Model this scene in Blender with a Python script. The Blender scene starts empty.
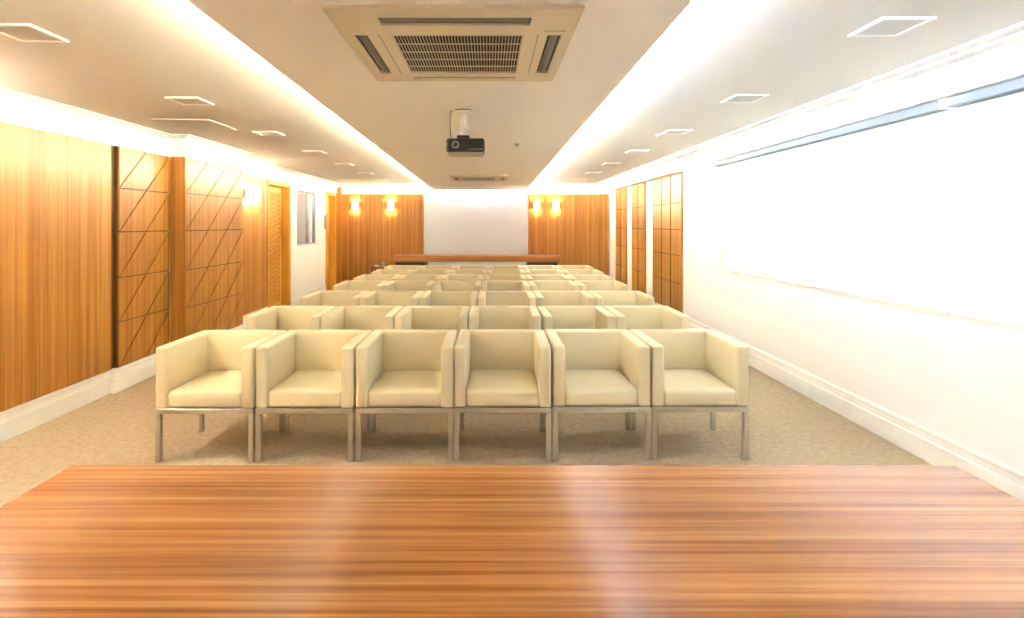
import bpy, bmesh, math, random
from mathutils import Vector, Matrix
random.seed(7)
C = bpy.context.scene.collection
SC = bpy.context.scene

# ------------------------------------------------------------------ materials
def new_mat(name):
    m = bpy.data.materials.new(name); m.use_nodes = True
    nt = m.node_tree
    return m, nt, nt.nodes['Principled BSDF']

def plain(name, col, rough=0.5, metal=0.0, spec=0.5, bump=0.0, bscale=200.0, var=0.0):
    m, nt, b = new_mat(name)
    b.inputs['Base Color'].default_value = (*col, 1)
    b.inputs['Roughness'].default_value = rough
    b.inputs['Metallic'].default_value = metal
    b.inputs['Specular IOR Level'].default_value = spec
    tc = nt.nodes.new('ShaderNodeTexCoord')
    nz = nt.nodes.new('ShaderNodeTexNoise')
    nz.inputs['Scale'].default_value = bscale
    nz.inputs['Detail'].default_value = 3
    nt.links.new(tc.outputs['Object'], nz.inputs['Vector'])
    if var > 0:
        cr = nt.nodes.new('ShaderNodeValToRGB')
        cr.color_ramp.elements[0].position = 0.3
        cr.color_ramp.elements[1].position = 0.7
        cr.color_ramp.elements[0].color = (*[max(0, c * (1 - var)) for c in col], 1)
        cr.color_ramp.elements[1].color = (*[min(1, c * (1 + var)) for c in col], 1)
        nt.links.new(nz.outputs['Fac'], cr.inputs['Fac'])
        nt.links.new(cr.outputs['Color'], b.inputs['Base Color'])
    if bump > 0:
        bp = nt.nodes.new('ShaderNodeBump')
        bp.inputs['Strength'].default_value = bump
        bp.inputs['Distance'].default_value = 0.002
        nt.links.new(nz.outputs['Fac'], bp.inputs['Height'])
        nt.links.new(bp.outputs['Normal'], b.inputs['Normal'])
    return m

def wood(name, axis, cols, fine=70.0, broad=14.0, stretch=0.012, rough=0.3, spec=0.5, mixf=0.5):
    """straight-grained veneer, the grain running along AXIS"""
    m, nt, b = new_mat(name)
    N, L = nt.nodes, nt.links
    tc = N.new('ShaderNodeTexCoord')
    def noise(scale, detail, off):
        mp = N.new('ShaderNodeMapping')
        s = [scale] * 3; s['XYZ'.index(axis)] = scale * stretch
        mp.inputs['Scale'].default_value = s
        mp.inputs['Location'].default_value = (off, off * 1.7, off * 0.6)
        L.new(tc.outputs['Object'], mp.inputs['Vector'])
        n = N.new('ShaderNodeTexNoise')
        n.inputs['Scale'].default_value = 1.0
        n.inputs['Detail'].default_value = detail
        n.inputs['Roughness'].default_value = 0.6
        n.inputs['Distortion'].default_value = 0.25
        L.new(mp.outputs['Vector'], n.inputs['Vector'])
        return n
    a, c = noise(fine, 4, 3.1), noise(broad, 3, 8.7)
    mx = N.new('ShaderNodeMix'); mx.data_type = 'FLOAT'
    mx.inputs[0].default_value = mixf
    L.new(a.outputs['Fac'], mx.inputs[2]); L.new(c.outputs['Fac'], mx.inputs[3])
    cr = N.new('ShaderNodeValToRGB')
    e = cr.color_ramp.elements
    e[0].position = 0.38; e[0].color = (*cols[0], 1)
    e[1].position = 0.62; e[1].color = (*cols[2], 1)
    q = e.new(0.5); q.color = (*cols[1], 1)
    L.new(mx.outputs[0], cr.inputs['Fac'])
    L.new(cr.outputs['Color'], b.inputs['Base Color'])
    b.inputs['Roughness'].default_value = rough
    b.inputs['Specular IOR Level'].default_value = spec
    bp = N.new('ShaderNodeBump'); bp.inputs['Strength'].default_value = 0.05
    bp.inputs['Distance'].default_value = 0.001
    L.new(a.outputs['Fac'], bp.inputs['Height']); L.new(bp.outputs['Normal'], b.inputs['Normal'])
    return m

def carpet_mat():
    m, nt, b = new_mat('carpet')
    N, L = nt.nodes, nt.links
    tc = N.new('ShaderNodeTexCoord')
    n1 = N.new('ShaderNodeTexNoise'); n1.inputs['Scale'].default_value = 26; n1.inputs['Detail'].default_value = 6
    n1.inputs['Roughness'].default_value = 0.75
    n2 = N.new('ShaderNodeTexNoise'); n2.inputs['Scale'].default_value = 320; n2.inputs['Detail'].default_value = 2
    L.new(tc.outputs['Object'], n1.inputs['Vector']); L.new(tc.outputs['Object'], n2.inputs['Vector'])
    mx = N.new('ShaderNodeMix'); mx.data_type = 'FLOAT'; mx.inputs[0].default_value = 0.4
    L.new(n1.outputs['Fac'], mx.inputs[2]); L.new(n2.outputs['Fac'], mx.inputs[3])
    cr = N.new('ShaderNodeValToRGB')
    cr.color_ramp.elements[0].position = 0.34; cr.color_ramp.elements[0].color = (*CARPET[0], 1)
    cr.color_ramp.elements[1].position = 0.64; cr.color_ramp.elements[1].color = (*CARPET[1], 1)
    L.new(mx.outputs[0], cr.inputs['Fac']); L.new(cr.outputs['Color'], b.inputs['Base Color'])
    b.inputs['Roughness'].default_value = 0.95; b.inputs['Specular IOR Level'].default_value = 0.1
    bp = N.new('ShaderNodeBump'); bp.inputs['Strength'].default_value = 0.4; bp.inputs['Distance'].default_value = 0.004
    L.new(n2.outputs['Fac'], bp.inputs['Height']); L.new(bp.outputs['Normal'], b.inputs['Normal'])
    return m

def emit(name, col, s):
    m, nt, b = new_mat(name)
    b.inputs['Base Color'].default_value = (*col, 1)
    b.inputs['Emission Color'].default_value = (*col, 1)
    b.inputs['Emission Strength'].default_value = s
    return m

def blind_mat():
    m, nt, b = new_mat('blind_fabric')
    N, L = nt.nodes, nt.links
    d = N.new('ShaderNodeBsdfDiffuse'); d.inputs['Color'].default_value = (0.80, 0.80, 0.78, 1)
    t = N.new('ShaderNodeBsdfTranslucent'); t.inputs['Color'].default_value = (0.80, 0.81, 0.80, 1)
    mx = N.new('ShaderNodeMixShader'); mx.inputs[0].default_value = 0.45
    L.new(d.outputs[0], mx.inputs[1]); L.new(t.outputs[0], mx.inputs[2])
    L.new(mx.outputs[0], N['Material Output'].inputs['Surface'])
    return m

def glass_mat(name, tint, refl=0.12):
    m, nt, b = new_mat(name)
    N, L = nt.nodes, nt.links
    t = N.new('ShaderNodeBsdfTransparent'); t.inputs['Color'].default_value = (*tint, 1)
    g = N.new('ShaderNodeBsdfGlossy'); g.inputs['Roughness'].default_value = 0.03
    fr = N.new('ShaderNodeFresnel'); fr.inputs['IOR'].default_value = 1.5
    mx = N.new('ShaderNodeMixShader')
    ge = N.new('ShaderNodeNewGeometry'); iv = N.new('ShaderNodeMath'); iv.operation = 'SUBTRACT'; iv.inputs[0].default_value = 1.0
    ml = N.new('ShaderNodeMath'); ml.operation = 'MULTIPLY'
    L.new(ge.outputs['Backfacing'], iv.inputs[1]); L.new(iv.outputs[0], ml.inputs[0]); L.new(fr.outputs[0], ml.inputs[1])
    L.new(ml.outputs[0], mx.inputs[0])
    L.new(t.outputs[0], mx.inputs[1]); L.new(g.outputs[0], mx.inputs[2])
    L.new(mx.outputs[0], N['Material Output'].inputs['Surface'])
    return m

CARPET = ((0.36, 0.275, 0.175), (0.60, 0.485, 0.33))
WW = ((0.32, 0.118, 0.017), (0.44, 0.185, 0.032), (0.54, 0.26, 0.055))
WT = ((0.25, 0.083, 0.014), (0.43, 0.168, 0.036), (0.58, 0.265, 0.075))
WY = ((0.60, 0.27, 0.03), (0.68, 0.33, 0.045), (0.74, 0.40, 0.07))
M = {}
M['white'] = plain('white_paint', (0.87, 0.87, 0.86), 0.6, spec=0.3, bump=0.03, bscale=120)
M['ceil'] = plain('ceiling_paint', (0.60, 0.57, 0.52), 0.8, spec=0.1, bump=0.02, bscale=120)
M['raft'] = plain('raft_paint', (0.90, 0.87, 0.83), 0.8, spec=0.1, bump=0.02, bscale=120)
M['trim'] = plain('trim_gloss_white', (0.86, 0.85, 0.81), 0.4, spec=0.4, bump=0.01)
M['wall_wood'] = wood('wall_veneer', 'Z', WW, fine=70, broad=17, rough=0.33, mixf=0.55)
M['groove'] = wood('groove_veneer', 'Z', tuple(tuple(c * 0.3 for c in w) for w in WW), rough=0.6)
M['table_wood'] = wood('table_veneer', 'X', WT, fine=60, broad=20, stretch=0.014, rough=0.22, spec=0.5, mixf=0.45)
M['desk_wood'] = wood('desk_veneer', 'X', WT, fine=60, broad=20, rough=0.35)
M['door_wood'] = wood('door_veneer', 'Z', WY, fine=60, broad=12, rough=0.4)
M['carved'] = wood('carved_wood', 'Z', tuple(tuple(c * 0.9 for c in w) for w in WY), fine=50, rough=0.5)
M['carved_dark'] = wood('carved_ground', 'Z', tuple(tuple(c * q for c, q in zip(w, (0.82, 0.72, 0.55))) for w in WY), fine=40, stretch=0.25, rough=0.6)
M['carpet'] = carpet_mat()
M['leather'] = plain('cream_leather', (0.725, 0.632, 0.415), 0.48, spec=0.35, bump=0.12, bscale=420, var=0.02)
M['steel'] = plain('brushed_steel', (0.56, 0.53, 0.47), 0.34, metal=0.9, bump=0.02, bscale=300)
M['alu'] = plain('grey_aluminium', (0.30, 0.30, 0.30), 0.4, metal=0.6)
M['cool_alu'] = plain('pale_aluminium', (0.62, 0.66, 0.70), 0.35, metal=0.3)
M['ac_plastic'] = plain('ivory_plastic', (0.70, 0.62, 0.46), 0.45, bump=0.01)
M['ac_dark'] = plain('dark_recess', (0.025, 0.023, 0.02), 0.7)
M['ac_louvre'] = plain('grey_louvre', (0.20, 0.185, 0.16), 0.45)
M['ac_text'] = plain('grey_print', (0.12, 0.10, 0.08), 0.6)
M['proj'] = plain('black_plastic', (0.016, 0.017, 0.011), 0.38)
M['proj_base'] = plain('pale_plastic', (0.42, 0.36, 0.28), 0.4)
M['black'] = plain('matt_black', (0.008, 0.008, 0.008), 0.6)
M['ring'] = plain('lens_ring', (0.45, 0.45, 0.43), 0.3, metal=0.7)
M['lens'] = plain('lens_glass', (0.01, 0.01, 0.015), 0.05)
M['mount'] = plain('white_metal', (0.78, 0.76, 0.72), 0.4)
M['cable'] = plain('brown_cable', (0.10, 0.055, 0.03), 0.6)
M['diffuser'] = plain('downlight_diffuser', (0.42, 0.40, 0.36), 0.5)
M['lframe'] = plain('downlight_frame', (0.70, 0.67, 0.61), 0.45)
M['bronze'] = plain('pale_bronze', (0.50, 0.42, 0.32), 0.4, metal=0.3)
M['blind'] = blind_mat()
M['soffit_cassette'] = plain('soffit_tone_cassette', (0.20, 0.222, 0.236), 0.6, spec=0.2)  # blue-grey of the daylit pelmet soffit put into this colour
M['window_glass'] = glass_mat('clear_glass', (0.95, 0.97, 0.97))
M['booth_glass'] = glass_mat('grey_glass', (0.80, 0.80, 0.80))
M['booth'] = plain('grey_booth', (0.55, 0.52, 0.48), 0.8)
M['dark_wood'] = plain('dark_stain', (0.05, 0.03, 0.02), 0.4)
LED_WARM, LED_COOL = (0.96, 0.95, 0.80), (0.78, 0.91, 1.12)
LW, LA, LC, LE, LS, DAY, SCW = 65, 92, 84, 42, 112, 150, 2.2
M['led_warm'] = emit('led_warm', LED_WARM, LW)
M['led_end'] = emit('led_end', LED_COOL, LE)
M['led_short'] = emit('led_short', (1.0, 0.94, 0.82), LS)
M['led_amber'] = emit('led_amber', (0.92, 0.96, 0.94), LA)
M['led_cool'] = emit('led_cool', LED_COOL, LC)
M['shade_glow'] = emit('sconce_glow', (1.0, 0.88, 0.66), 2.0)

# ------------------------------------------------------------------ mesh helpers
class MB:
    def __init__(s): s.bm = bmesh.new(); s.mi = 0
    def _new(s, faces):
        for f in faces: f.material_index = s.mi
    def box(s, lo, hi, r=0.0, seg=2):
        t = bmesh.new()
        bmesh.ops.create_cube(t, size=1)
        for v in t.verts:
            v.co = Vector([lo[i] + (v.co[i] + 0.5) * (hi[i] - lo[i]) for i in range(3)])
        if r > 0:
            bmesh.ops.bevel(t, geom=list(t.edges), offset=r, segments=seg, affect='EDGES', profile=0.5)
        s.merge(t); return s
    def tile(s, lo, hi):
        """a board whose face towards -X has material 0 and whose edges have material 1"""
        s.box(lo, hi); s.bm.faces.ensure_lookup_table()
        for f in s.bm.faces[-6:]:
            f.normal_update()
            f.material_index = 0 if abs(f.calc_center_median().x - lo[0]) < 1e-5 else 1  # dark edge colour paints the shade inside the joints
        return s
    def merge(s, t, mat=None):
        if mat is not None: bmesh.ops.transform(t, matrix=mat, verts=t.verts)
        mp = {v: s.bm.verts.new(v.co) for v in t.verts}
        for f in t.faces:
            try:
                g = s.bm.faces.new([mp[v] for v in f.verts]); g.material_index = s.mi
            except ValueError: pass
        t.free()
    def prism(s, poly, a0, a1, axis='Y'):
        """extrude 2-D POLY along AXIS; poly coordinates are the two other axes in xyz order"""
        def P(p, a):
            return {'X': (a, p[0], p[1]), 'Y': (p[0], a, p[1]), 'Z': (p[0], p[1], a)}[axis]
        A = [s.bm.verts.new(P(p, a0)) for p in poly]; B = [s.bm.verts.new(P(p, a1)) for p in poly]
        n = len(poly); fs = []
        for i in range(n):
            fs.append(s.bm.faces.new((A[i], A[(i + 1) % n], B[(i + 1) % n], B[i])))
        fs.append(s.bm.faces.new(A[::-1])); fs.append(s.bm.faces.new(B)); s._new(fs); return s
    def sweep(s, path, prof):
        """sweep PROF [(out, z)] along the plan PATH with mitred corners; out points to the right of the walking direction"""
        n = len(path); rows = []
        for i, p in enumerate(path):
            ds = []
            if i > 0: ds.append((Vector(p) - Vector(path[i - 1])).normalized())
            if i < n - 1: ds.append((Vector(path[i + 1]) - Vector(p)).normalized())
            ns = [Vector((d.y, -d.x)) for d in ds]
            m = ns[0] if len(ns) == 1 else (ns[0] + ns[1]) / (1 + ns[0].dot(ns[1]))
            rows.append([s.bm.verts.new((p[0] + m.x * o, p[1] + m.y * o, h)) for o, h in prof])
        k = len(prof); fs = []
        for A, B in zip(rows, rows[1:]):
            for j in range(k): fs.append(s.bm.faces.new((A[j], A[(j + 1) % k], B[(j + 1) % k], B[j])))
        fs.append(s.bm.faces.new(rows[0][::-1])); fs.append(s.bm.faces.new(rows[-1])); s._new(fs); return s
    def quadprism(s, pts_lo, pts_hi):
        A = [s.bm.verts.new(p) for p in pts_lo]; B = [s.bm.verts.new(p) for p in pts_hi]
        n = len(A); fs = []
        for i in range(n): fs.append(s.bm.faces.new((A[i], A[(i + 1) % n], B[(i + 1) % n], B[i])))
        fs.append(s.bm.faces.new(A[::-1])); fs.append(s.bm.faces.new(B)); s._new(fs); return s
    def lathe(s, prof, c, axis='Z', n=24):
        """revolve [(radius, height)] about AXIS through C"""
        rings = []
        for r, h in prof:
            ring = []
            for k in range(n):
                a = 2 * math.pi * k / n; u, v = r * math.cos(a), r * math.sin(a)
                p = {'Z': (u, v, h), 'Y': (u, h, v), 'X': (h, u, v)}[axis]
                ring.append(s.bm.verts.new((c[0] + p[0], c[1] + p[1], c[2] + p[2])))
            rings.append(ring)
        fs = []
        for A, B in zip(rings, rings[1:]):
            for k in range(n): fs.append(s.bm.faces.new((A[k], A[(k + 1) % n], B[(k + 1) % n], B[k])))
        if prof[0] == prof[-1]: pass
        else: fs.append(s.bm.faces.new(rings[0][::-1])); fs.append(s.bm.faces.new(rings[-1]))
        s._new(fs); return s
    def tube(s, pts, r, n=8):
        pts = [Vector(p) for p in pts]; rings = []
        for i, p in enumerate(pts):
            d = (pts[min(i + 1, len(pts) - 1)] - pts[max(i - 1, 0)]).normalized()
            u = d.orthogonal().normalized() if i == 0 else (rings_u - d * rings_u.dot(d)).normalized()
            rings_u = u; w = d.cross(u)
            rings.append([s.bm.verts.new(p + r * (math.cos(2 * math.pi * k / n) * u + math.sin(2 * math.pi * k / n) * w)) for k in range(n)])
        fs = []
        for A, B in zip(rings, rings[1:]):
            for k in range(n): fs.append(s.bm.faces.new((A[k], A[(k + 1) % n], B[(k + 1) % n], B[k])))
        fs.append(s.bm.faces.new(rings[0][::-1])); fs.append(s.bm.faces.new(rings[-1])); s._new(fs); return s
    def plate(s, xs, ys, holes, z0, z1):
        """flat plate over the grid XS x YS with the cells in HOLES left open"""
        nx, ny = len(xs) - 1, len(ys) - 1
        vt, vb = {}, {}
        for i, x in enumerate(xs):
            for j, y in enumerate(ys):
                vb[i, j] = s.bm.verts.new((x, y, z0)); vt[i, j] = s.bm.verts.new((x, y, z1))
        solid = lambda i, j: 0 <= i < nx and 0 <= j < ny and (i, j) not in holes
        fs = []
        for i in range(nx):
            for j in range(ny):
                if not solid(i, j): continue
                q = [(i, j), (i + 1, j), (i + 1, j + 1), (i, j + 1)]
                fs.append(s.bm.faces.new([vt[k] for k in q])); fs.append(s.bm.faces.new([vb[k] for k in q[::-1]]))
                for (di, dj), a, b in (((0, -1), q[0], q[1]), ((1, 0), q[1], q[2]), ((0, 1), q[2], q[3]), ((-1, 0), q[3], q[0])):
                    if not solid(i + di, j + dj): fs.append(s.bm.faces.new((vb[a], vb[b], vt[b], vt[a])))
        s._new(fs)
        lone = [v for v in list(vt.values()) + list(vb.values()) if not v.link_faces]
        for v in lone: s.bm.verts.remove(v)
        return s
    def build(s, name, mats, parent=None, smooth=False, loc=None):
        bmesh.ops.recalc_face_normals(s.bm, faces=s.bm.faces)
        me = bpy.data.meshes.new(name); s.bm.to_mesh(me); s.bm.free()
        for m in (mats if isinstance(mats, (list, tuple)) else [mats]): me.materials.append(m)
        if smooth:
            for p in me.polygons: p.use_smooth = True
            me.set_sharp_from_angle(angle=math.radians(38))
        o = bpy.data.objects.new(name, me); C.objects.link(o)
        if parent is not None: o.parent = parent
        if loc is not None: o.location = loc
        return o

def tag(o, label, cat, group=None, kind=None):
    o['label'] = label; o['category'] = cat
    if group: o['group'] = group
    if kind: o['kind'] = kind
    return o
def thing(name, label, cat, loc=(0, 0, 0), rz=0.0, group=None):
    o = bpy.data.objects.new(name, None); o.empty_display_size = 0.1; C.objects.link(o)
    o.location = loc; o.rotation_euler = (0, 0, rz)
    return tag(o, label, cat, group, 'thing')
def struct(o, label, cat): return tag(o, label, cat, kind='structure')
def copy_tree(o, parent=None):
    c = o.copy(); C.objects.link(c)
    if parent is not None: c.parent = parent
    for ch in list(o.children): copy_tree(ch, c)
    return c

# ------------------------------------------------------------------ dimensions
F = 540.0; CAMZ = 1.47; VX, VY = 489.0, 224.0
YB, YF, YR = -1.9, 12.20, 12.80          # wall behind the camera, far wall, recess at the far wall
XR = 2.725                               # right wall
XL1, XL2, XL3 = -3.30, -3.115, -3.42     # left wall: plain stretch, pier, door stretch
Y1, Y2 = 5.52, 6.80                      # the pier
ZC, ZR = 2.376, 2.26                     # ceiling, dropped ceiling raft
RX0, RX1 = -1.50, 0.885                  # recess

# ------------------------------------------------------------------ room shell
o = MB().box((XL3 - 0.6, YB - 0.15, -0.06), (XR + 0.2, YR + 0.15, 0)).build('floor', M['carpet'])
struct(o, 'tan mottled carpet floor of the meeting room', 'floor')
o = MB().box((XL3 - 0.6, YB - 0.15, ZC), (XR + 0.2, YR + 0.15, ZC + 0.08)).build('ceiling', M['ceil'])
struct(o, 'warm white outer ceiling around the dropped middle strip', 'ceiling')

# left wall with two doorways and an internal window
D1 = (8.36, 9.23, 2.11); D2 = (11.36, 11.97, 2.10); W3 = (9.62, 10.74, 1.075, 2.085)
w = MB()
w.box((XL1 - 0.35, YB, 0), (XL1, Y1, ZC)); w.box((XL1 - 0.35, Y1, 0), (XL2, Y2, ZC))
T = 0.16
for a, b, z0, z1 in ((Y2, D1[0], 0, ZC), (D1[0], D1[1], D1[2], ZC), (D1[1], W3[0], 0, ZC), (W3[0], W3[1], 0, W3[2]), (W3[0], W3[1], W3[3], ZC),
                     (W3[1], D2[0], 0, ZC), (D2[0], D2[1], D2[2], ZC), (D2[1], YR, 0, ZC)):
    w.box((XL3 - T, a, z0), (XL3, b, z1))
struct(w.build('wall_left', M['white']), 'white left wall carrying the wood panelling, doors and small window', 'wall')
# right wall with the window opening
WY0, WY1, WZ0, WZ1 = 0.10, 6.12, 1.02, 2.10
w = MB()
w.box((XR, YB, 0), (XR + 0.18, WY0, ZC)).box((XR, WY1, 0), (XR + 0.18, YR, ZC))
w.box((XR, WY0, 0), (XR + 0.18, WY1, WZ0)).box((XR, WY0, WZ1), (XR + 0.18, WY1, ZC))
struct(w.build('wall_right', M['white']), 'white right wall with the blinds and wooden grid panels', 'wall')
w = MB()
w.box((XL3 - 0.5, YF, 0), (RX0, YR, ZC)).box((RX1, YF, 0), (XR + 0.18, YR, ZC)).box((RX0, YR, 0), (RX1, YR + 0.1, ZC))
struct(w.build('wall_far', M['white']), 'white far wall with a pale recess between wood panels', 'wall')
struct(MB().box((XL3 - 0.5, YB - 0.1, 0), (XR + 0.18, YB, ZC)).build('wall_back', M['white']), 'plain white wall behind the table', 'wall')

# dropped ceiling raft, slightly flared towards the far end
def raft_l(y): return -1.065 - 0.0207 * (y - 1.904)
def raft_r(y): return 0.719 + 0.0135 * (y - 1.904)
RE = 12.55
w = MB()
a, b = YB + 0.25, RE
w.quadprism([(raft_l(a), a, ZR), (raft_r(a), a, ZR), (raft_r(b), b, ZR), (raft_l(b), b, ZR)],
            [(raft_l(a), a, ZR + 0.040), (raft_r(a), a, ZR + 0.040), (raft_r(b), b, ZR + 0.040), (raft_l(b), b, ZR + 0.040)])
inset = 0.16
w.quadprism([(raft_l(a) + inset, a + inset, ZR + 0.040), (raft_r(a) - inset, a + inset, ZR + 0.040), (raft_r(b) - inset, b - inset, ZR + 0.040), (raft_l(b) + inset, b - inset, ZR + 0.040)],
            [(raft_l(a) + inset, a + inset, ZC - 0.0005), (raft_r(a) - inset, a + inset, ZC - 0.0005), (raft_r(b) - inset, b - inset, ZC - 0.0005), (raft_l(b) + inset, b - inset, ZC - 0.0005)])
struct(w.build('ceiling_raft', M['raft']), 'long dropped ceiling strip down the middle of the room', 'ceiling')

# LED strips lying on the raft edges
def strip(name, mat, label, fx, y0, y1, n):
    w = MB(); r = 0.011; z = ZC - 0.045
    for i in range(n):
        ya = y0 + (y1 - y0) * i / n; yb = y0 + (y1 - y0) * (i + 1) / n
        xa, xb = fx(ya), fx(yb)
        w.quadprism([(xa - r, ya, z - r), (xa + r, ya, z - r), (xa + r, ya, z + r), (xa - r, ya, z + r)],
                    [(xb - r, yb, z - r), (xb + r, yb, z - r), (xb + r, yb, z + r), (xb - r, yb, z + r)])
    return tag(w.build(name, mat), label, 'light strip', 'cove light strips')
SO = 0.115
strip('light_strip', M['led_warm'], 'warm light strip hidden along the left edge of the dropped ceiling', lambda y: raft_l(y) + SO, YB + 0.4, 12.35, 40)
strip('light_strip', M['led_cool'], 'cool white light strip hidden along the near right edge of the dropped ceiling', lambda y: raft_r(y) - SO, YB + 0.4, 4.6, 20)
strip('light_strip', M['led_amber'], 'warm light strip hidden along the far right edge of the dropped ceiling', lambda y: raft_r(y) - SO, 4.65, 12.35, 24)
w = MB()
for i in range(8):
    xa = -1.10 + i * 0.225
    w.box((xa, RE - SO - 0.011, ZR + 0.041), (xa + 0.22, RE - SO + 0.011, ZR + 0.063))
tag(w.build('light_strip', M['led_end']), 'light strip at the far end of the dropped ceiling above the white recess', 'light strip', 'cove light strips')

# cornices -----------------------------------------------------------
def cornice(name, prof, segs, label):
    """prof: list of (out from the wall, z); segs: list of (x_wall, y0, y1, sign) or ('X', y_wall, x0, x1)"""
    w = MB()
    for s in segs:
        if s[0] == 'X':
            _, yw, x0, x1 = s
            w.prism([(yw - p[0], p[1]) for p in prof], x0, x1, 'X')
        else:
            xw, y0, y1, sg = s
            w.prism([(xw + sg * p[0], p[1]) for p in prof], y0, y1, 'Y')
    return struct(w.build(name, M['trim']), label, 'cornice')
z = lambda v: CAMZ + v
CT = ZC - 0.0006
def crown(pr, zb):
    return [(-0.001, CT - 0.031), (pr * 0.29, CT - 0.031), (pr * 0.28, CT - 0.08), (0.018, zb + 0.03), (0.018, zb), (-0.001, zb)]
def steps(pr): return [(-0.001, CT), (pr, CT), (pr, CT - 0.013), (pr * 0.62, CT - 0.015), (pr * 0.62, CT - 0.028), (pr * 0.30, CT - 0.030), (-0.001, CT - 0.030)]
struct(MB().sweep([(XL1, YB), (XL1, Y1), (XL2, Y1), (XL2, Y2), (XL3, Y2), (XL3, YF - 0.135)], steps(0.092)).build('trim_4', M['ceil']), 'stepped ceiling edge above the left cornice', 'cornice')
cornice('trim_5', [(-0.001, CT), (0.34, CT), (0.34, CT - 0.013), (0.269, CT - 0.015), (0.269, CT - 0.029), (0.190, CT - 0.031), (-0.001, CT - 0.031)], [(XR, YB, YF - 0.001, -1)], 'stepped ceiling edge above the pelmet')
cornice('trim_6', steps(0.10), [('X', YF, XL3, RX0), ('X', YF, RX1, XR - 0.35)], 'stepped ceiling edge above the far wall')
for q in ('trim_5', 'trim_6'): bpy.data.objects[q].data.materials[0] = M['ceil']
struct(MB().sweep([(XL1, YB), (XL1, Y1), (XL2, Y1), (XL2, Y2), (XL3, Y2), (XL3, YF - 0.135)], crown(0.092, 2.158)).build('trim_1', M['trim']), 'white cornice along the top of the left wall', 'cornice')
# pelmet along the window wall
PB = 2.19
cornice('trim_2', [(-0.001, CT - 0.032), (0.189, CT - 0.032), (0.186, CT - 0.094), (0.181, CT - 0.098),
                   (0.178, CT - 0.145), (0.173, CT - 0.149), (0.168, PB), (-0.001, PB)], [(XR, YB, YF - 0.001, -1)], 'deep white pelmet moulding above the blinds on the right wall')
cornice('trim_3', crown(0.10, 2.150), [('X', YF, XL3, RX0), ('X', YF, RX1, XR - 0.24)], 'white cornice above the wood panels on the far wall')

# baseboards ---------------------------------------------------------
BBp = [(0, 0.0005), (0.020, 0.0005), (0.020, 0.128), (0.012, 0.138), (0.012, 0.172), (0.017, 0.178), (0.017, 0.192), (0.008, 0.204), (0, 0.204)]
def base(name, segs, label):
    w = MB()
    for s in segs:
        if s[0] == 'X': w.prism([(s[1] + s[4] * p[0], p[1]) for p in BBp], s[2], s[3], 'X')
        else: w.prism([(s[0] + s[3] * p[0], p[1]) for p in BBp], s[1], s[2], 'Y')
    return struct(w.build(name, M['trim']), label, 'baseboard')
w = MB(); e = 0.0005
w.sweep([(XL1 + e, YB), (XL1 + e, 4.70), (XL1 + 0.036, 4.70), (XL1 + 0.036, Y1 - e), (XL2 + e, Y1 - e), (XL2 + e, Y2 + e), (XL3 + e, Y2 + e), (XL3 + e, D1[0] - 0.05)], BBp)
w.sweep([(XL3 + e, D1[1] + 0.05), (XL3 + e, D2[0] - 0.07)], BBp)
struct(w.build('baseboard_left', M['trim']), 'tall white baseboard along the panelled left wall', 'baseboard')
base('baseboard_right', [(XR - 0.0005, YB, YF, -1)], 'tall moulded white baseboard under the blinds')
base('baseboard_far', [('X', YR - 0.0005, RX0, RX1, -1)], 'white baseboard in the far recess')

# ------------------------------------------------------------------ windows
def window(name, x0, x1, ya, yb, za, zb, mull, frame_m, glass_m, label, fw=0.05):
    w = MB()
    w.box((x0, ya, za), (x1, yb, za + fw)).box((x0, ya, zb - fw), (x1, yb, zb)).box((x0, ya, za + fw), (x1, ya + fw, zb - fw)).box((x0, yb - fw, za + fw), (x1, yb, zb - fw))
    for m_ in mull: w.box((x0, m_ - 0.025, za + fw), (x1, m_ + 0.025, zb - fw))
    o = struct(w.build(name, frame_m), label, 'window')
    xm = (x0 + x1) / 2
    if name == 'window_1': MB().box((2.69, 3.078, za + fw), (x0, 3.122, zb - fw)).build('centre_post', frame_m, o)
    MB().box((xm - 0.003, ya + fw * 0.8, za + fw * 0.8), (xm + 0.003, yb - fw * 0.8, zb - fw * 0.8)).build('window_pane', glass_m, o)
    return o
window('window_1', XR + 0.05, XR + 0.11, WY0 + 0.001, WY1 - 0.001, WZ0 + 0.001, WZ1 - 0.001, (1.6, 3.09, 4.6), M['trim'], M['window_glass'], 'long white framed window behind the roller blinds')
o = window('window_2', XL3 - 0.09, XL3 - 0.05, W3[0] + 0.001, W3[1] - 0.001, W3[2] + 0.001, W3[3] - 0.001, (10.36,), M['alu'], M['booth_glass'], 'small grey interior window between the two doors', fw=0.03)
w = MB().box((XL3 - 0.045, W3[0] - 0.02, W3[2] + 0.001), (XL3 + 0.02, W3[1] + 0.14, W3[2] + 0.022), 0.004)
w.build('window_sill', M['cool_alu'], o)
w = MB()   # the grey room seen through it
w.box((XL3 - 0.95, 9.40, 0.9), (XL3 - 0.90, 11.0, 2.3)).box((XL3 - 0.90, 9.40, 0.9), (XL3 - T - 0.001, 9.44, 2.3)).box((XL3 - 0.90, 10.96, 0.9), (XL3 - T - 0.001, 11.0, 2.3))
w.box((XL3 - 0.90, 9.44, 0.9), (XL3 - T - 0.001, 10.96, 0.94)).box((XL3 - 0.90, 9.44, 2.26), (XL3 - T - 0.001, 10.96, 2.3))
struct(w.build('wall_booth', M['booth']), 'grey lining of the room seen through the interior window', 'wall')

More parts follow.
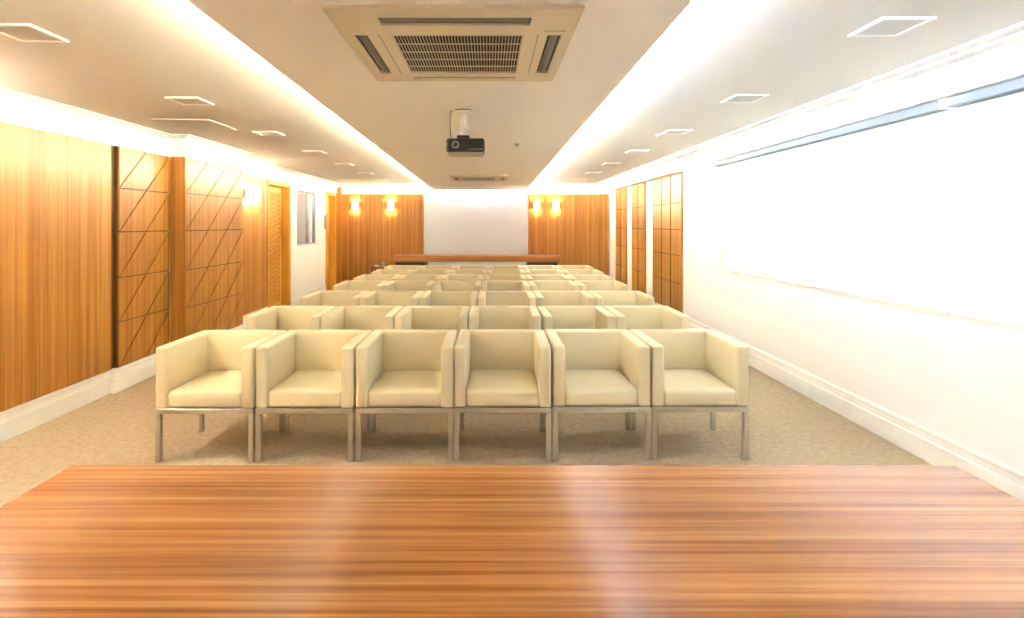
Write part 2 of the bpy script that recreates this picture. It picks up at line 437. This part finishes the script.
# ------------------------------------------------------------------ doors in the left wall
def door(name, d, casing, label, carved):
    y0, y1, zt = d
    w = MB(); q = 0.02
    # jamb lining
    w.box((XL3 - T, y0 + 0.0005, 0.001), (XL3, y0 + q, zt - q)).box((XL3 - T, y1 - q, 0.001), (XL3, y1 - 0.0005, zt - q)).box((XL3 - T, y0 + 0.0005, zt - q), (XL3, y1 - 0.0005, zt - 0.0005))
    x0, x1 = XL3 + 0.0005, XL3 + 0.016
    w.box((x0, y0 - casing, 0.001), (x1, y0 + 0.01, zt + casing)).box((x0, y1 - 0.01, 0.001), (x1, y1 + casing, zt + casing)).box((x0, y0 + 0.01, zt - 0.01), (x1, y1 - 0.01, zt + casing))
    o = struct(w.build(name, M['door_wood']), label, 'door')
    lf = MB()
    xa, xb = XL3 - T + 0.005, XL3 - T + 0.045
    lf.box((xa, y0 + q + 0.003, 0.008), (xb, y1 - q - 0.003, zt - q - 0.003), 0.003)
    leaf = lf.build('door_leaf', M['door_wood'], o)
    if carved:
        cv = MB(); a, b = y0 + 0.14, y1 - 0.14
        cv.box((xb + 0.0005, a, 0.16), (xb + 0.004, b, zt - 0.12))
        # raised lattice of slanted ribs with a border
        for ya, yb, za, zb in ((a, a + 0.02, 0.16, zt - 0.12), (b - 0.02, b, 0.16, zt - 0.12), (a, b, 0.16, 0.18), (a, b, zt - 0.14, zt - 0.12)):
            cv.box((xb + 0.004, ya, za), (xb + 0.016, yb, zb))
        k = 0
        zz = 0.20
        while zz < zt - 0.30:
            dz = 0.11
            cv.prism([(a + 0.02, zz), (b - 0.02, zz + dz), (b - 0.02, zz + dz + 0.022), (a + 0.02, zz + 0.022)], xb + 0.004, xb + 0.024, 'X')
            zz += 0.075
        cv.build('carved_panel', M['carved'], leaf)
        MB().box((xb + 0.0045, a + 0.021, 0.181), (xb + 0.006, b - 0.021, zt - 0.141)).build('carved_ground', M['carved_dark'], leaf)
    return o
door('door_1', D1, 0.045, 'amber wooden door with a carved panel in a deep frame', True)
door('door_2', D2, 0.06, 'amber wooden doorway near the far left corner', False)
o = MB().box((XL3 + 0.0008, 11.20, 1.37), (XL3 + 0.03, 11.27, 1.66), 0.006).build('intercom', M['alu'])
tag(o, 'slim grey unit fixed to the wall beside the far doorway', 'intercom')

# ------------------------------------------------------------------ wood wall panels
def inset_poly(P, d):
    n = len(P); out = []
    area = sum(P[i][0] * P[(i + 1) % n][1] - P[(i + 1) % n][0] * P[i][1] for i in range(n))
    if area < 0: P = P[::-1]
    lines = []
    for i in range(n):
        (ax, ay), (bx, by) = P[i], P[(i + 1) % n]
        l = math.hypot(bx - ax, by - ay); nx, ny = -(by - ay) / l, (bx - ax) / l
        lines.append((nx, ny, nx * ax + ny * ay + d))
    for i in range(n):
        a1, b1, c1 = lines[i - 1]; a2, b2, c2 = lines[i]
        det = a1 * b2 - a2 * b1
        out.append(((c1 * b2 - c2 * b1) / det, (a1 * c2 - a2 * c1) / det))
    return out

def diagonal_panel(xw, face, y0, y1, n, rows, label, ret=None):
    """boards with slanted joints over a backing board"""
    w = MB(); w.mi = 1
    w.box((xw + 0.0006, y0, rows[-1]), (face - 0.014, y1, rows[0])); w.mi = 0
    g = 0.0065; cw = (y1 - y0) / n
    for zt, zb in zip(rows, rows[1:]):
        pcs = [[(y0, zb), (y0 + cw, zt), (y0, zt)]]
        for i in range(n - 1):
            pcs.append([(y0 + i * cw, zb), (y0 + (i + 1) * cw, zb), (y0 + (i + 2) * cw, zt), (y0 + (i + 1) * cw, zt)])
        pcs.append([(y1 - cw, zb), (y1, zb), (y1, zt)])
        for p in pcs: w.prism(inset_poly(p, g), face - 0.0145, face, 'X')
    if ret:                                            # wood return on the side of the pier that faces the table
        w.box((ret, y0 - 0.016, rows[-1]), (face, y0 - 0.0006, rows[0]))
    o = w.build('wall_panel', [M['wall_wood'], M['groove']])
    return tag(o, label, 'wall panel', 'wood panels with slanted grooves')
ROWS = (2.156, 1.786, 1.40, 0.995, 0.605, 0.206)
tag(MB().box((XL1 + 0.0006, 4.6905, 0.206), (XL1 + 0.006, 4.7445, 2.156)).build('joint_strip', M['groove']), 'dark recessed wood strip between the plain and slant-grooved left panels', 'wood strip', None, 'thing')
diagonal_panel(XL1, -3.25, 4.745, Y1 - 0.02, 2, ROWS, 'narrow slant-grooved wood panel left of the protruding pier')
diagonal_panel(XL2, -3.095, Y1, Y2, 3, ROWS, 'slant-grooved wood panel on the face of the protruding pier', ret=XL1 + 0.05)

def plain_panel(boxes, label, gr, joints=()):
    w = MB()
    for b in boxes: w.box(*b)
    return tag(w.build('wall_panel', M['wall_wood']), label, 'wall panel', gr)
plain_panel([((XL1 + 0.0006, YB + 0.01, 0.206), (XL1 + 0.020, 4.69, 2.156))], 'long plain wood panel on the left wall nearest the table', 'plain wood panels')
plain_panel([((XL3 + 0.0006, Y2 + 0.001, 0.206), (XL3 + 0.020, D1[0] - 0.088, 2.150))], 'plain wood panel with two sconces beside the carved door', 'plain wood panels')
# far wall panels of vertical boards
def board_panel(x0, x1, label, ret=None):
    w = MB(); w.mi = 1
    w.box((x0, YF - 0.012, 0.0), (x1, YF - 0.0006, 2.140)); w.mi = 0
    n = max(1, round((x1 - x0) / 0.118)); cw = (x1 - x0) / n
    for i in range(n):
        d = 0.018 + 0.002 * ((i * 7) % 3)
        w.box((x0 + i * cw + 0.0012, YF - d - 0.006, 0.001), (x0 + (i + 1) * cw - 0.0012, YF - 0.0118, 2.140), 0.0015, 1)
    if ret: w.box(*ret)
    return tag(w.build('wall_panel', [M['wall_wood'], M['groove']]), label, 'wall panel', 'boarded wood panels on the far wall')
board_panel(XL3 + 0.002, -1.475, 'boarded wood panel on the far wall, on the door side of the white recess', ret=((XL3 + 0.0006, YF - 0.13, 0.0), (XL3 + 0.105, YF - 0.031, 2.29)))
board_panel(0.882, XR - 0.025, 'boarded wood panel on the far wall, on the window side of the white recess')

# right wall grid panels
RROWS = (2.186, 1.77, 1.39, 1.02, 0.62, 0.206)
def grid_panel(y0, y1, n, label):
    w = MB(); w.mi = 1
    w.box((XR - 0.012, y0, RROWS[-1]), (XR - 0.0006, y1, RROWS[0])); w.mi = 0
    cw = (y1 - y0) / n
    for i in range(n):
        for j, (zt, zb) in enumerate(zip(RROWS, RROWS[1:])):
            g = 0.016
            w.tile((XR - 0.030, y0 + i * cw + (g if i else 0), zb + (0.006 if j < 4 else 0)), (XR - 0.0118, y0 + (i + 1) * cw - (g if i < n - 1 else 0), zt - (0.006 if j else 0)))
    # frame edge battens
    w.box((XR - 0.034, y0 - 0.022, RROWS[-1]), (XR - 0.0006, y0 - 0.0005, RROWS[0])); w.box((XR - 0.034, y1 + 0.0005, RROWS[-1]), (XR - 0.0006, y1 + 0.022, RROWS[0]))
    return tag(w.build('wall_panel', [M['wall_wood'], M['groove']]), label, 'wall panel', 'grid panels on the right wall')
grid_panel(7.60, 8.86, 3, 'widest wood grid panel, three squares across, next to the blinds')
grid_panel(9.38, 10.16, 2, 'middle of three wood grid panels on the window wall, two squares across')
grid_panel(10.66, 11.46, 2, 'wood grid panel, two squares across, closest to the far wall')

# ------------------------------------------------------------------ roller blinds
def blind(y0, y1, label, chain_y, knob):
    t = thing('roller_blind', label, 'blind', (2.668, (y0 + y1) / 2, 0.945), 0, 'roller blinds')
    h = (y1 - y0) / 2; zt = PB - 0.003 - 0.945
    MB().box((-0.066, -h, zt - 0.054), (0.050, h, zt + 0.001), 0.006).build('soffit_cassette', M['soffit_cassette'], t)  # box added to carry the blue-grey band of the daylit soffit
    if chain_y is not None: MB().box((-0.067, h + 0.0005, zt - 0.055), (0.050, h + 0.0495, zt + 0.001), 0.003).build('bracket', M['trim'], t)
    f = MB(); f.box((0.0, -h, 0.018), (0.0012, h, zt - 0.0545)); f.build('fabric', M['blind'], t)
    MB().box((-0.008, -h, 0.0), (0.009, h, 0.022), 0.004).build('bottom_bar', M['trim'], t)
    if chain_y is not None:
        c = MB(); cy = chain_y - (y0 + y1) / 2
        c.tube([(-0.004, cy - 0.006, zt - 0.03), (-0.004, cy - 0.007, 0.5), (-0.004, cy - 0.005, 0.03), (-0.004, cy, 0.01), (-0.004, cy + 0.005, 0.03), (-0.004, cy + 0.007, 0.5), (-0.004, cy + 0.006, zt - 0.03)], 0.0022, 6)
        ch = c.build('chain', M['trim'], t, True)
        MB().lathe([(0.0025, 0), (0.006, 0.01), (0.006, 0.04), (0.0025, 0.05)], (-0.004, cy + 0.007, knob), 'Z', 10).build('chain_connector', M['cool_alu'], ch, True)
    return t
blind(3.125, 6.28, 'white roller blind over the far half of the long window', None, 0)
blind(0.02, 3.075, 'white roller blind on the table side of the long window', 3.10, 0.22)

# ------------------------------------------------------------------ ceiling downlights
def downlight():
    t = thing('ceiling_light', '', 'ceiling light')
    w = MB(); s, q = 0.116, 0.096
    w.plate([-s, -q, q, s], [-s, -q, q, s], {(1, 1)}, -0.010, -0.0006)
    w.build('frame', M['lframe'], t)
    MB().box((-q + 0.0005, -q + 0.0005, -0.008), (q - 0.0005, q - 0.0005, -0.0006)).build('diffuser', M['diffuser'], t)
    return t
NTH = ['nearest the table', 'second from the table', 'third from the table', 'fourth from the table', 'fifth from the table', 'sixth from the table', 'last before the far wall']
dl0 = downlight(); used = False
for side, x0, gap, sh in (('left', -2.19, 1.41, 2.55), ('right', 1.835, 1.41, 2.47)):
    for k in range(7):
        t = copy_tree(dl0) if used else dl0; used = True
        t.location = (x0, sh + gap * k, ZC)
        t['label'] = 'square recessed ceiling light, %s, over the %s aisle' % (NTH[k], 'panelled wall' if side == 'left' else 'window')
        t['group'] = 'square ceiling lights over the %s aisle' % ('panelled wall' if side == 'left' else 'window')
# access hatch
w = MB(); w.plate([-2.92, -2.895, -2.445, -2.42], [4.67, 4.695, 5.145, 5.17], {(1, 1)}, ZC - 0.006, ZC - 0.0006)
t = thing('access_hatch', 'square access hatch in the ceiling by the pier', 'hatch', (0, 0, 0))
w.build('frame', M['ceil'], t); MB().box((-2.8945, 4.6955, ZC - 0.006), (-2.4455, 5.1445, ZC - 0.0006)).build('door', M['ceil'], t)
for x, y, zc, lb in ((-1.49, 5.5, ZC, 'tiny sprinkler head in the ceiling glow on the panelled side'), (0.276, 5.33, ZR, 'tiny sprinkler head on the dropped ceiling right of the projector'), (1.70, 5.44, ZC, 'tiny sprinkler head beside the square lights on the window side')):
    w = MB(); w.lathe([(0.030, 0), (0.028, -0.006), (0.010, -0.008), (0.008, -0.022), (0.016, -0.024), (0.016, -0.027)], (x, y, zc - 0.0006), 'Z', 16)
    tag(w.build('ceiling_sprinkler', M['alu'], None, True), lb, 'sprinkler', 'ceiling sprinklers', 'thing')

# ------------------------------------------------------------------ ceiling air conditioners
def aircon():
    t = thing('ceiling_air_conditioner', 'large ivory ceiling air conditioner with a slatted grille nearest the table', 'air conditioner', (-0.130, 2.439, ZR), 0, 'ceiling air conditioners')
    t.scale = (1, 1, 0.6)
    H = 0.475; zb, zt = -0.022, -0.0006
    xs = [-H, -0.428, -0.372, -0.292, -0.27, 0.27, 0.292, 0.372, 0.428, H]
    ys = [-0.495, -0.405, -0.325, -0.215, 0.345, 0.372, 0.415, 0.455, 0.495]
    # side slots: x cells 1 and 7, y cells 3; end slots: x cells 3..5 (y cell 1 and y cell 6); grille: x cells 4, y cell 3
    holes = {(1, 3), (7, 3), (4, 3)} | {(i, 1) for i in (3, 4, 5)} | {(i, 6) for i in (4,)}
    w = MB(); w.plate(xs, ys, holes, zb, zt)
    # soft outer lip
    for a, b in (((-H, -0.495), (H, -0.487)), ((-H, 0.487), (H, 0.495)), ((-H, -0.487), (-H + 0.008, 0.487)), ((H - 0.008, -0.487), (H, 0.487))):
        w.box((a[0], a[1], zb - 0.002), (b[0], b[1], zb))
    body = w.build('face_panel', M['ac_plastic'], t)
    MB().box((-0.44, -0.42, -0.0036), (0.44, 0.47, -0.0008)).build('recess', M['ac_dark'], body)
    # louvres
    def louvre(cx, cy, lx, ly):
        m = MB()
        if lx > ly:
            m.prism([(cy - ly * 0.34, -0.012), (cy, -0.018), (cy + ly * 0.30, -0.010), (cy + ly * 0.30, -0.007), (cy, -0.014), (cy - ly * 0.34, -0.009)], cx - lx / 2 + 0.006, cx + lx / 2 - 0.006, 'X')
        else:
            m.prism([(cx - lx * 0.30, -0.010), (cx, -0.018), (cx + lx * 0.34, -0.012), (cx + lx * 0.34, -0.009), (cx, -0.014), (cx - lx * 0.30, -0.007)], cy - ly / 2 + 0.006, cy + ly / 2 - 0.006, 'Y')
        m.build('louvre', M['ac_louvre'], t)
    louvre(0, -0.365, 0.584, 0.080); louvre(0, 0.435, 0.54, 0.040); louvre(-0.40, 0.065, 0.056, 0.56); louvre(0.40, 0.065, 0.056, 0.56)
    # intake grille
    g = MB(); x0, x1, y0, y1 = -0.2695, 0.2695, -0.2145, 0.3445
    n = 40
    for i in range(n + 1):
        x = x0 + 0.003 + (x1 - x0 - 0.006) * i / n
        g.box((x - 0.0016, y0, -0.0195), (x + 0.0016, y1, -0.013))
    for k in range(6):
        y = y0 + 0.004 + (y1 - y0 - 0.008) * k / 5
        g.box((x0, y - 0.0028, -0.0205), (x1, y + 0.0028, -0.014))
    g.build('intake_grille', M['ac_plastic'], t)
    # panel joints
    for x in (-0.322, 0.332):
        MB().box((x - 0.0018, -0.225, zb - 0.0008), (x + 0.0018, 0.36, zb - 0.0001)).build('panel_joint', M['ac_louvre'], body)
    return t
ac = aircon()
ac2 = copy_tree(ac); ac2.location = (-0.165, 9.30, ZR)
ac2['label'] = 'ivory ceiling air conditioner in the distance behind the projector'
for k, a_ in ((ac, 'near'), (ac2, 'far')):
    cu = bpy.data.curves.new('lettering', 'FONT'); cu.body = 'HITACHI'; cu.size = 0.026; cu.extrude = 0.0004; cu.align_x = 'CENTER'
    tmp = bpy.data.objects.new('lettering', cu); C.objects.link(tmp)
    bpy.context.view_layer.update()
    me = bpy.data.meshes.new_from_object(tmp.evaluated_get(bpy.context.evaluated_depsgraph_get()))
    bpy.data.objects.remove(tmp)
    me.materials.clear(); me.materials.append(M['ac_text'])
    o = bpy.data.objects.new('lettering', me); C.objects.link(o); o.parent = k
    o.location = (0.395, -0.258, -0.0226); o.rotation_euler = (math.pi, 0, 0)
    o.scale = (0.9, 0.75, 1)

# ------------------------------------------------------------------ projector and its mount
PX, PY = -0.16, 3.76
t = thing('projector', 'black projector hanging under the dropped ceiling', 'projector', (PX, 3.65, 1.955))
b = MB(); b.box((-0.131, 0, 0.003), (0.131, 0.215, 0.097), 0.018, 4); b.build('body', M['proj'], t, True)
b = MB(); b.box((-0.121, 0.012, -0.005), (0.121, 0.205, 0.004), 0.004, 2); b.build('base_plate', M['proj_base'], t, True)
b = MB(); b.lathe([(0.025, -0.006), (0.025, 0.004), (0.017, 0.004), (0.017, -0.006), (0.025, -0.006)], (-0.066, -0.001, 0.052), 'Y', 28)
ln = b.build('lens', M['ring'], t, True)
MB().lathe([(0.0165, 0.0), (0.0165, -0.003), (0.010, -0.005), (0.002, -0.006)], (-0.066, 0.002, 0.052), 'Y', 24).build('lens_glass', M['lens'], ln, True)
b = MB(); b.box((0.036, -0.002, 0.030), (0.118, 0.003, 0.080))
vt_ = b.build('vent', M['black'], t)
b = MB()
for k in range(9): b.box((0.038, -0.0045, 0.033 + k * 0.0053), (0.116, -0.0021, 0.0348 + k * 0.0053))
b.build('slat', M['proj'], vt_)
b = MB(); b.box((0.02, -0.0012, 0.0205), (0.12, 0.004, 0.0235), 0.001); b.build('trim_line', M['ring'], t)
b = MB(); b.tube([(-0.095, 0.06, 0.297), (-0.104, 0.06, 0.27), (-0.108, 0.06, 0.20), (-0.104, 0.08, 0.13), (-0.098, 0.14, 0.092)], 0.0035, 8); b.build('cable', M['cable'], t, True)
t = thing('projector_mount', 'white ceiling mount holding the projector', 'bracket', (PX - 0.02, PY, ZR))
b = MB(); b.lathe([(0.062, -0.0006), (0.062, -0.0098)], (0, 0, 0), 'Z', 32); b.build('shadow_collar', M['cable'], t, True)  # collar coloured dark for the shadow between plate and ceiling
b = MB(); b.lathe([(0.080, -0.010), (0.081, -0.011), (0.082, -0.018), (0.060, -0.024), (0.024, -0.028)], (0, 0, 0), 'Z', 32); b.build('ceiling_plate', M['mount'], t, True)
b = MB(); b.lathe([(0.024, -0.024), (0.024, -0.120), (0.020, -0.124)], (0, 0, 0), 'Z', 24); b.build('tube', M['mount'], t, True)
b = MB(); b.lathe([(0.010, -0.120), (0.022, -0.132), (0.026, -0.150), (0.022, -0.168), (0.012, -0.180)], (0, 0, 0), 'Z', 24); b.build('ball_joint', M['cool_alu'], t, True)
b = MB(); b.lathe([(0.005, 0.0), (0.009, 0.002), (0.009, 0.016), (0.005, 0.018)], (0.028, -0.004, -0.13), 'X', 12); b.build('knob', M['cool_alu'], t, True)
b = MB(); b.box((-0.042, -0.045, -0.2065), (0.045, 0.045, -0.178), 0.006); b.build('clamp_plate', M['black'], t)

# ------------------------------------------------------------------ sconces
def sconce():
    t = thing('wall_sconce', '', 'wall lamp')
    # local: wall at y = 0, lamp projects to -y
    MB().box((-0.055, -0.016, -0.08), (0.055, -0.0008, 0.08), 0.003).build('back_plate', M['bronze'], t)
    s = MB(); n = 14; ro, ri = 0.062, 0.057; pts = []
    P = [(ro * math.cos(math.pi * k / n), -0.018 - 1.0 * ro * math.sin(math.pi * k / n)) for k in range(n + 1)]
    Q = [(ri * math.cos(math.pi * k / n), -0.018 - 1.0 * ri * math.sin(math.pi * k / n)) for k in range(n + 1)]
    s.prism(P + Q[::-1], -0.085, 0.085, 'Z'); s.build('glass_shade', M['shade_glow'], t, True)
    for sx in (-1, 1):
        MB().box((sx * 0.074 - 0.010, -0.026, -0.055), (sx * 0.074 + 0.010, -0.0008, 0.055), 0.003).build('side_bracket', M['bronze'], t)
    return t
s0 = sconce(); first = True
for x, y, rz, lb, gp in ((-3.016, YF - 0.0265, 0, 'lit wall sconce on the far wall nearest the corner doorway', 'sconces on the far wall'),
                         (-2.214, YF - 0.0265, 0, 'lit wall sconce on the far wall just beside the white recess, door side', 'sconces on the far wall'),
                         (1.075, YF - 0.0265, 0, 'lit wall sconce on the far wall just beside the white recess, window side', 'sconces on the far wall'),
                         (1.515, YF - 0.0265, 0, 'lit wall sconce on the far wall, closer to the grid panels of the window wall', 'sconces on the far wall'),
                         (XL3 + 0.0212, 7.56, math.pi / 2, 'lit wall sconce next to the slant-grooved pier', 'sconces on the panelled wall'),
                         (XL3 + 0.0212, 7.86, math.pi / 2, 'lit wall sconce next to the carved door', 'sconces on the panelled wall')):
    t = s0 if first else copy_tree(s0); first = False
    t.location = (x, y, 1.89); t.rotation_euler = (0, 0, rz); t['label'] = lb; t['group'] = gp
    dx, dy = (0.05, 0) if rz else (0, -0.05)
    for dz in (-0.10, 0.10):
        l = bpy.data.lights.new('sconce_bulb', 'POINT'); l.energy = SCW; l.color = (1.0, 0.89, 0.70); l.shadow_soft_size = 0.02
        lo = bpy.data.objects.new('sconce_bulb', l); C.objects.link(lo); lo.location = (x + dx, y + dy, 1.89 + dz)

# ------------------------------------------------------------------ armchairs
W2, DF, DB, TH = 0.3025, -0.28, 0.28, 0.076
def cushion(lo, hi, r, crown, front):
    m = MB(); m.box(lo, hi, r, 3)
    for ax in (0, 1):
        for k in range(1, 8):
            p = [0, 0, 0]; p[ax] = lo[ax] + (hi[ax] - lo[ax]) * k / 8
            nrm = [0, 0, 0]; nrm[ax] = 1
            bmesh.ops.bisect_plane(m.bm, geom=list(m.bm.verts) + list(m.bm.edges) + list(m.bm.faces), plane_co=p, plane_no=nrm)
    zm = (lo[2] + hi[2]) / 2
    for v in m.bm.verts:
        u = (v.co.x - lo[0]) / (hi[0] - lo[0]) * 2 - 1; q = (v.co.y - lo[1]) / (hi[1] - lo[1]) * 2 - 1; h = (v.co.z - zm) / (hi[2] - zm)
        if h > 0.2: v.co.z += crown * (1 - u * u) * (1 - q * q * 0.8) * min(1, h)
        if q < -0.9: v.co.y -= front * (1 - u * u) * (1 - h * h)
    return m
def armchair():
    t = thing('armchair', '', 'armchair')
    cushion((-W2 + TH - 0.004, DF + 0.006, 0.331), (W2 - TH + 0.004, DB - 0.075, 0.436), 0.022, 0.020, 0.010).build('seat', M['leather'], t, True)
    b = MB(); b.box((-W2 + TH - 0.012, DB - 0.085, 0.331), (W2 - TH + 0.012, DB, 0.712), 0.016, 3)
    for v in b.bm.verts:                                   # the inner face leans a little
        if v.co.y < DB - 0.04: v.co.y -= 0.012 * max(0, (0.70 - v.co.z) / 0.37)
    b.build('backrest', M['leather'], t, True)
    for s in (-1, 1):
        b = MB(); xa, xb = sorted((s * W2, s * (W2 - TH)))
        b.box((xa, DF, 0.331), (xb, DB - 0.0005, 0.710), 0.015, 3)
        b.build('arm', M['leather'], t, True)
    f = MB(); q = 0.030
    f.box((-W2 + 0.001, DF + 0.002, 0.2985), (W2 - 0.001, DF + 0.002 + q, 0.3305), 0.002, 1).box((-W2 + 0.001, DB - 0.002 - q, 0.2985), (W2 - 0.001, DB - 0.002, 0.3305), 0.002, 1)
    f.box((-W2 + 0.001, DF + q, 0.2985), (-W2 + 0.001 + q, DB - q, 0.3305), 0.002, 1).box((W2 - 0.001 - q, DF + q, 0.2985), (W2 - 0.001, DB - q, 0.3305), 0.002, 1)
    f.build('seat_frame', M['steel'], t)
    for sx in (-1, 1):
        for y in (DF + 0.002, DB - 0.042 - q):
            xa, xb = sorted((sx * (W2 - 0.001), sx * (W2 - 0.001 - q)))
            MB().box((xa, y, 0.0008), (xb, y + q, 0.298), 0.002, 1).build('leg', M['steel'], t)
    return t
ROWY = (3.322, 4.47, 5.60, 6.70, 7.58, 8.52, 9.41)
ROWX = (-2.060, -2.015, -1.960, -1.944, -1.915, -1.868, -1.845)
ROWN = ('in the front row by the table', 'in the second row', 'in the third row', 'in the fourth row', 'in the fifth row', 'in the sixth row', 'in the last row by the far wall')
COLN = ('at the panelled-wall end', 'second from the panelled-wall end', 'third from the panelled-wall end', 'third from the window end', 'second from the window end', 'at the window end')
YAW = {(0, 0): -0.9, (0, 1): -1.2, (0, 2): 0.9, (0, 3): -2.6, (0, 4): -0.6, (0, 5): 0.7, (1, 2): -0.8, (1, 3): -2.2, (1, 4): 2.0, (1, 0): 0.5}
c0 = armchair(); first = True; PIT = 0.6140
for r in range(7):
    for c in range(6):
        t = c0 if first else copy_tree(c0); first = False
        ln = 'cream tub armchair %s %s' % (COLN[c], ROWN[r])
        yaw = math.radians(YAW.get((r, c), random.uniform(-0.5, 0.5)) * 0.45)
        t.location = (ROWX[r] + W2 + 0.004 + PIT * c, ROWY[r] + 0.28 + (0.0075 * c if r == 0 else random.uniform(-0.006, 0.006)), 0)
        t.rotation_euler = (0, 0, yaw)
        t['label'] = ln; t['group'] = 'rows of cream armchairs'

# ------------------------------------------------------------------ tables
t = thing('conference_table', 'wide glossy wooden table with straight grain in front of the armchairs', 'table', (0.072, 1.16, 0))
b = MB(); b.box((-1.317, -0.46, 0.705), (1.317, 0.453, 0.75), 0.003, 2); b.build('table_top', M['table_wood'], t)
for sx in (-1, 1):
    b = MB(); xa, xb = sorted((sx * 1.25, sx * 1.21)); b.box((xa, -0.38, 0.001), (xb, 0.36, 0.7045), 0.002); b.build('side_panel', M['table_wood'], t)
b = MB(); b.box((-1.209, 0.25, 0.20), (1.209, 0.275, 0.7045), 0.002); b.build('front_panel', M['table_wood'], t)

t = thing('wall_desk', 'long wooden desk across the white recess at the far wall', 'desk', (-0.255, 11.86, 0))
b = MB(); b.box((-1.81, -0.29, 0.745), (1.79, 0.30, 0.785), 0.003); b.build('desk_top', M['desk_wood'], t)
b = MB(); b.box((-1.80, -0.285, 0.655), (1.78, -0.262, 0.7445), 0.002); b.build('apron', M['desk_wood'], t)
for x in (-1.435, 1.41):
    b = MB(); b.box((x - 0.325, -0.235, 0.001), (x + 0.325, 0.27, 0.7445), 0.003); p = b.build('shadow_pedestal', M['dark_wood'], t)  # dark block added for the desk's shadow on the wood wall
    for k in range(3):
        b = MB(); b.box((x - 0.315, -0.250, 0.03 + k * 0.205), (x + 0.315, -0.2355, 0.225 + k * 0.205), 0.003); b.build('shadow_drawer', M['dark_wood'], p)  # dark fronts belong to the added shadow block

t = thing('side_table', 'small dark side table at the door end of the last armchair row', 'side table', (-2.12, 10.45, 0))
b = MB(); b.box((-0.13, -0.16, 0.628), (0.13, 0.16, 0.645), 0.004); b.build('table_top', M['dark_wood'], t)
for sx in (-1, 1):
    for sy in (-1, 1):
        MB().box((sx * 0.11 - 0.012, sy * 0.14 - 0.012, 0.001), (sx * 0.11 + 0.012, sy * 0.14 + 0.012, 0.6275)).build('leg', M['dark_wood'], t)
b = MB(); b.lathe([(0.020, 0), (0.026, 0.004), (0.046, 0.03), (0.048, 0.034), (0.044, 0.034), (0.02, 0.008)], (-2.16, 10.38, 0.646), 'Z', 20)
tag(b.build('bowl', M['mount'], None, True), 'small white bowl on the dark side table', 'bowl')
b = MB(); b.lathe([(0.022, 0), (0.026, 0.004), (0.030, 0.075), (0.016, 0.088), (0.012, 0.11), (0.014, 0.112)], (-2.045, 10.42, 0.646), 'Z', 16)
tag(b.build('small_vase', M['proj_base'], None, True), 'small beige vase on the dark side table', 'vase')

# ------------------------------------------------------------------ lights
def area(name, loc, rot, sx, sy, e, col):
    l = bpy.data.lights.new(name, 'AREA'); l.shape = 'RECTANGLE'; l.size, l.size_y = sx, sy; l.energy = e; l.color = col
    o = bpy.data.objects.new(name, l); C.objects.link(o); o.location = loc; o.rotation_euler = rot
    return o
# daylight outside the long window
area('daylight', (XR + 0.9, 3.1, 1.75), (0, math.radians(90), 0), 2.2, 7.5, DAY, (0.86, 0.95, 1.06))
# end of the cornice light beside the table (just outside the frame)
b = MB()
for i in range(6): b.box((XL1 + 0.080, 1.2 + i * 0.36, ZC - 0.030), (XL1 + 0.092, 1.55 + i * 0.36, ZC - 0.018))
tag(b.build('light_strip', M['led_short']), 'short warm light strip along the left cornice beside the table', 'light strip', 'cove light strips')

bl = bpy.data.lights.new('booth_fill', 'POINT'); bl.energy = 13; bl.color = (1, 0.95, 0.86); bl.shadow_soft_size = 0.1  # unseen fill light added to brighten the booth behind the glass
bo = bpy.data.objects.new('booth_fill', bl); C.objects.link(bo); bo.location = (XL3 - 0.5, 9.9, 2.1)
wd = bpy.data.worlds.new('World'); SC.world = wd; wd.use_nodes = True
wd.node_tree.nodes['Background'].inputs['Color'].default_value = (0.85, 0.92, 1.0, 1)
wd.node_tree.nodes['Background'].inputs['Strength'].default_value = 1.0

# ------------------------------------------------------------------ camera and view
cd = bpy.data.cameras.new('camera'); cam = bpy.data.objects.new('camera', cd); C.objects.link(cam)
cam.location = (0, 0, CAMZ); cam.rotation_euler = (math.radians(90), 0, 0)
cd.sensor_fit = 'HORIZONTAL'; cd.sensor_width = 36; cd.lens = F / 1024 * 36
cd.shift_x = (512 - VX) / 1024; cd.shift_y = -(309 - VY) / 1024
cd.clip_start = 0.05; cd.clip_end = 100
SC.camera = cam
vs = SC.view_settings
vs.view_transform = 'Standard'; vs.look = 'None'; vs.gamma = 1.0; vs.use_curve_mapping = False
vs.exposure = 1.66
SC.cycles.use_denoising = True
SC.cycles.max_bounces = 10; SC.cycles.diffuse_bounces = 6; SC.cycles.glossy_bounces = 4; SC.cycles.transparent_max_bounces = 8
SC.cycles.caustics_reflective = False; SC.cycles.caustics_refractive = False
SC.cycles.sample_clamp_indirect = 0
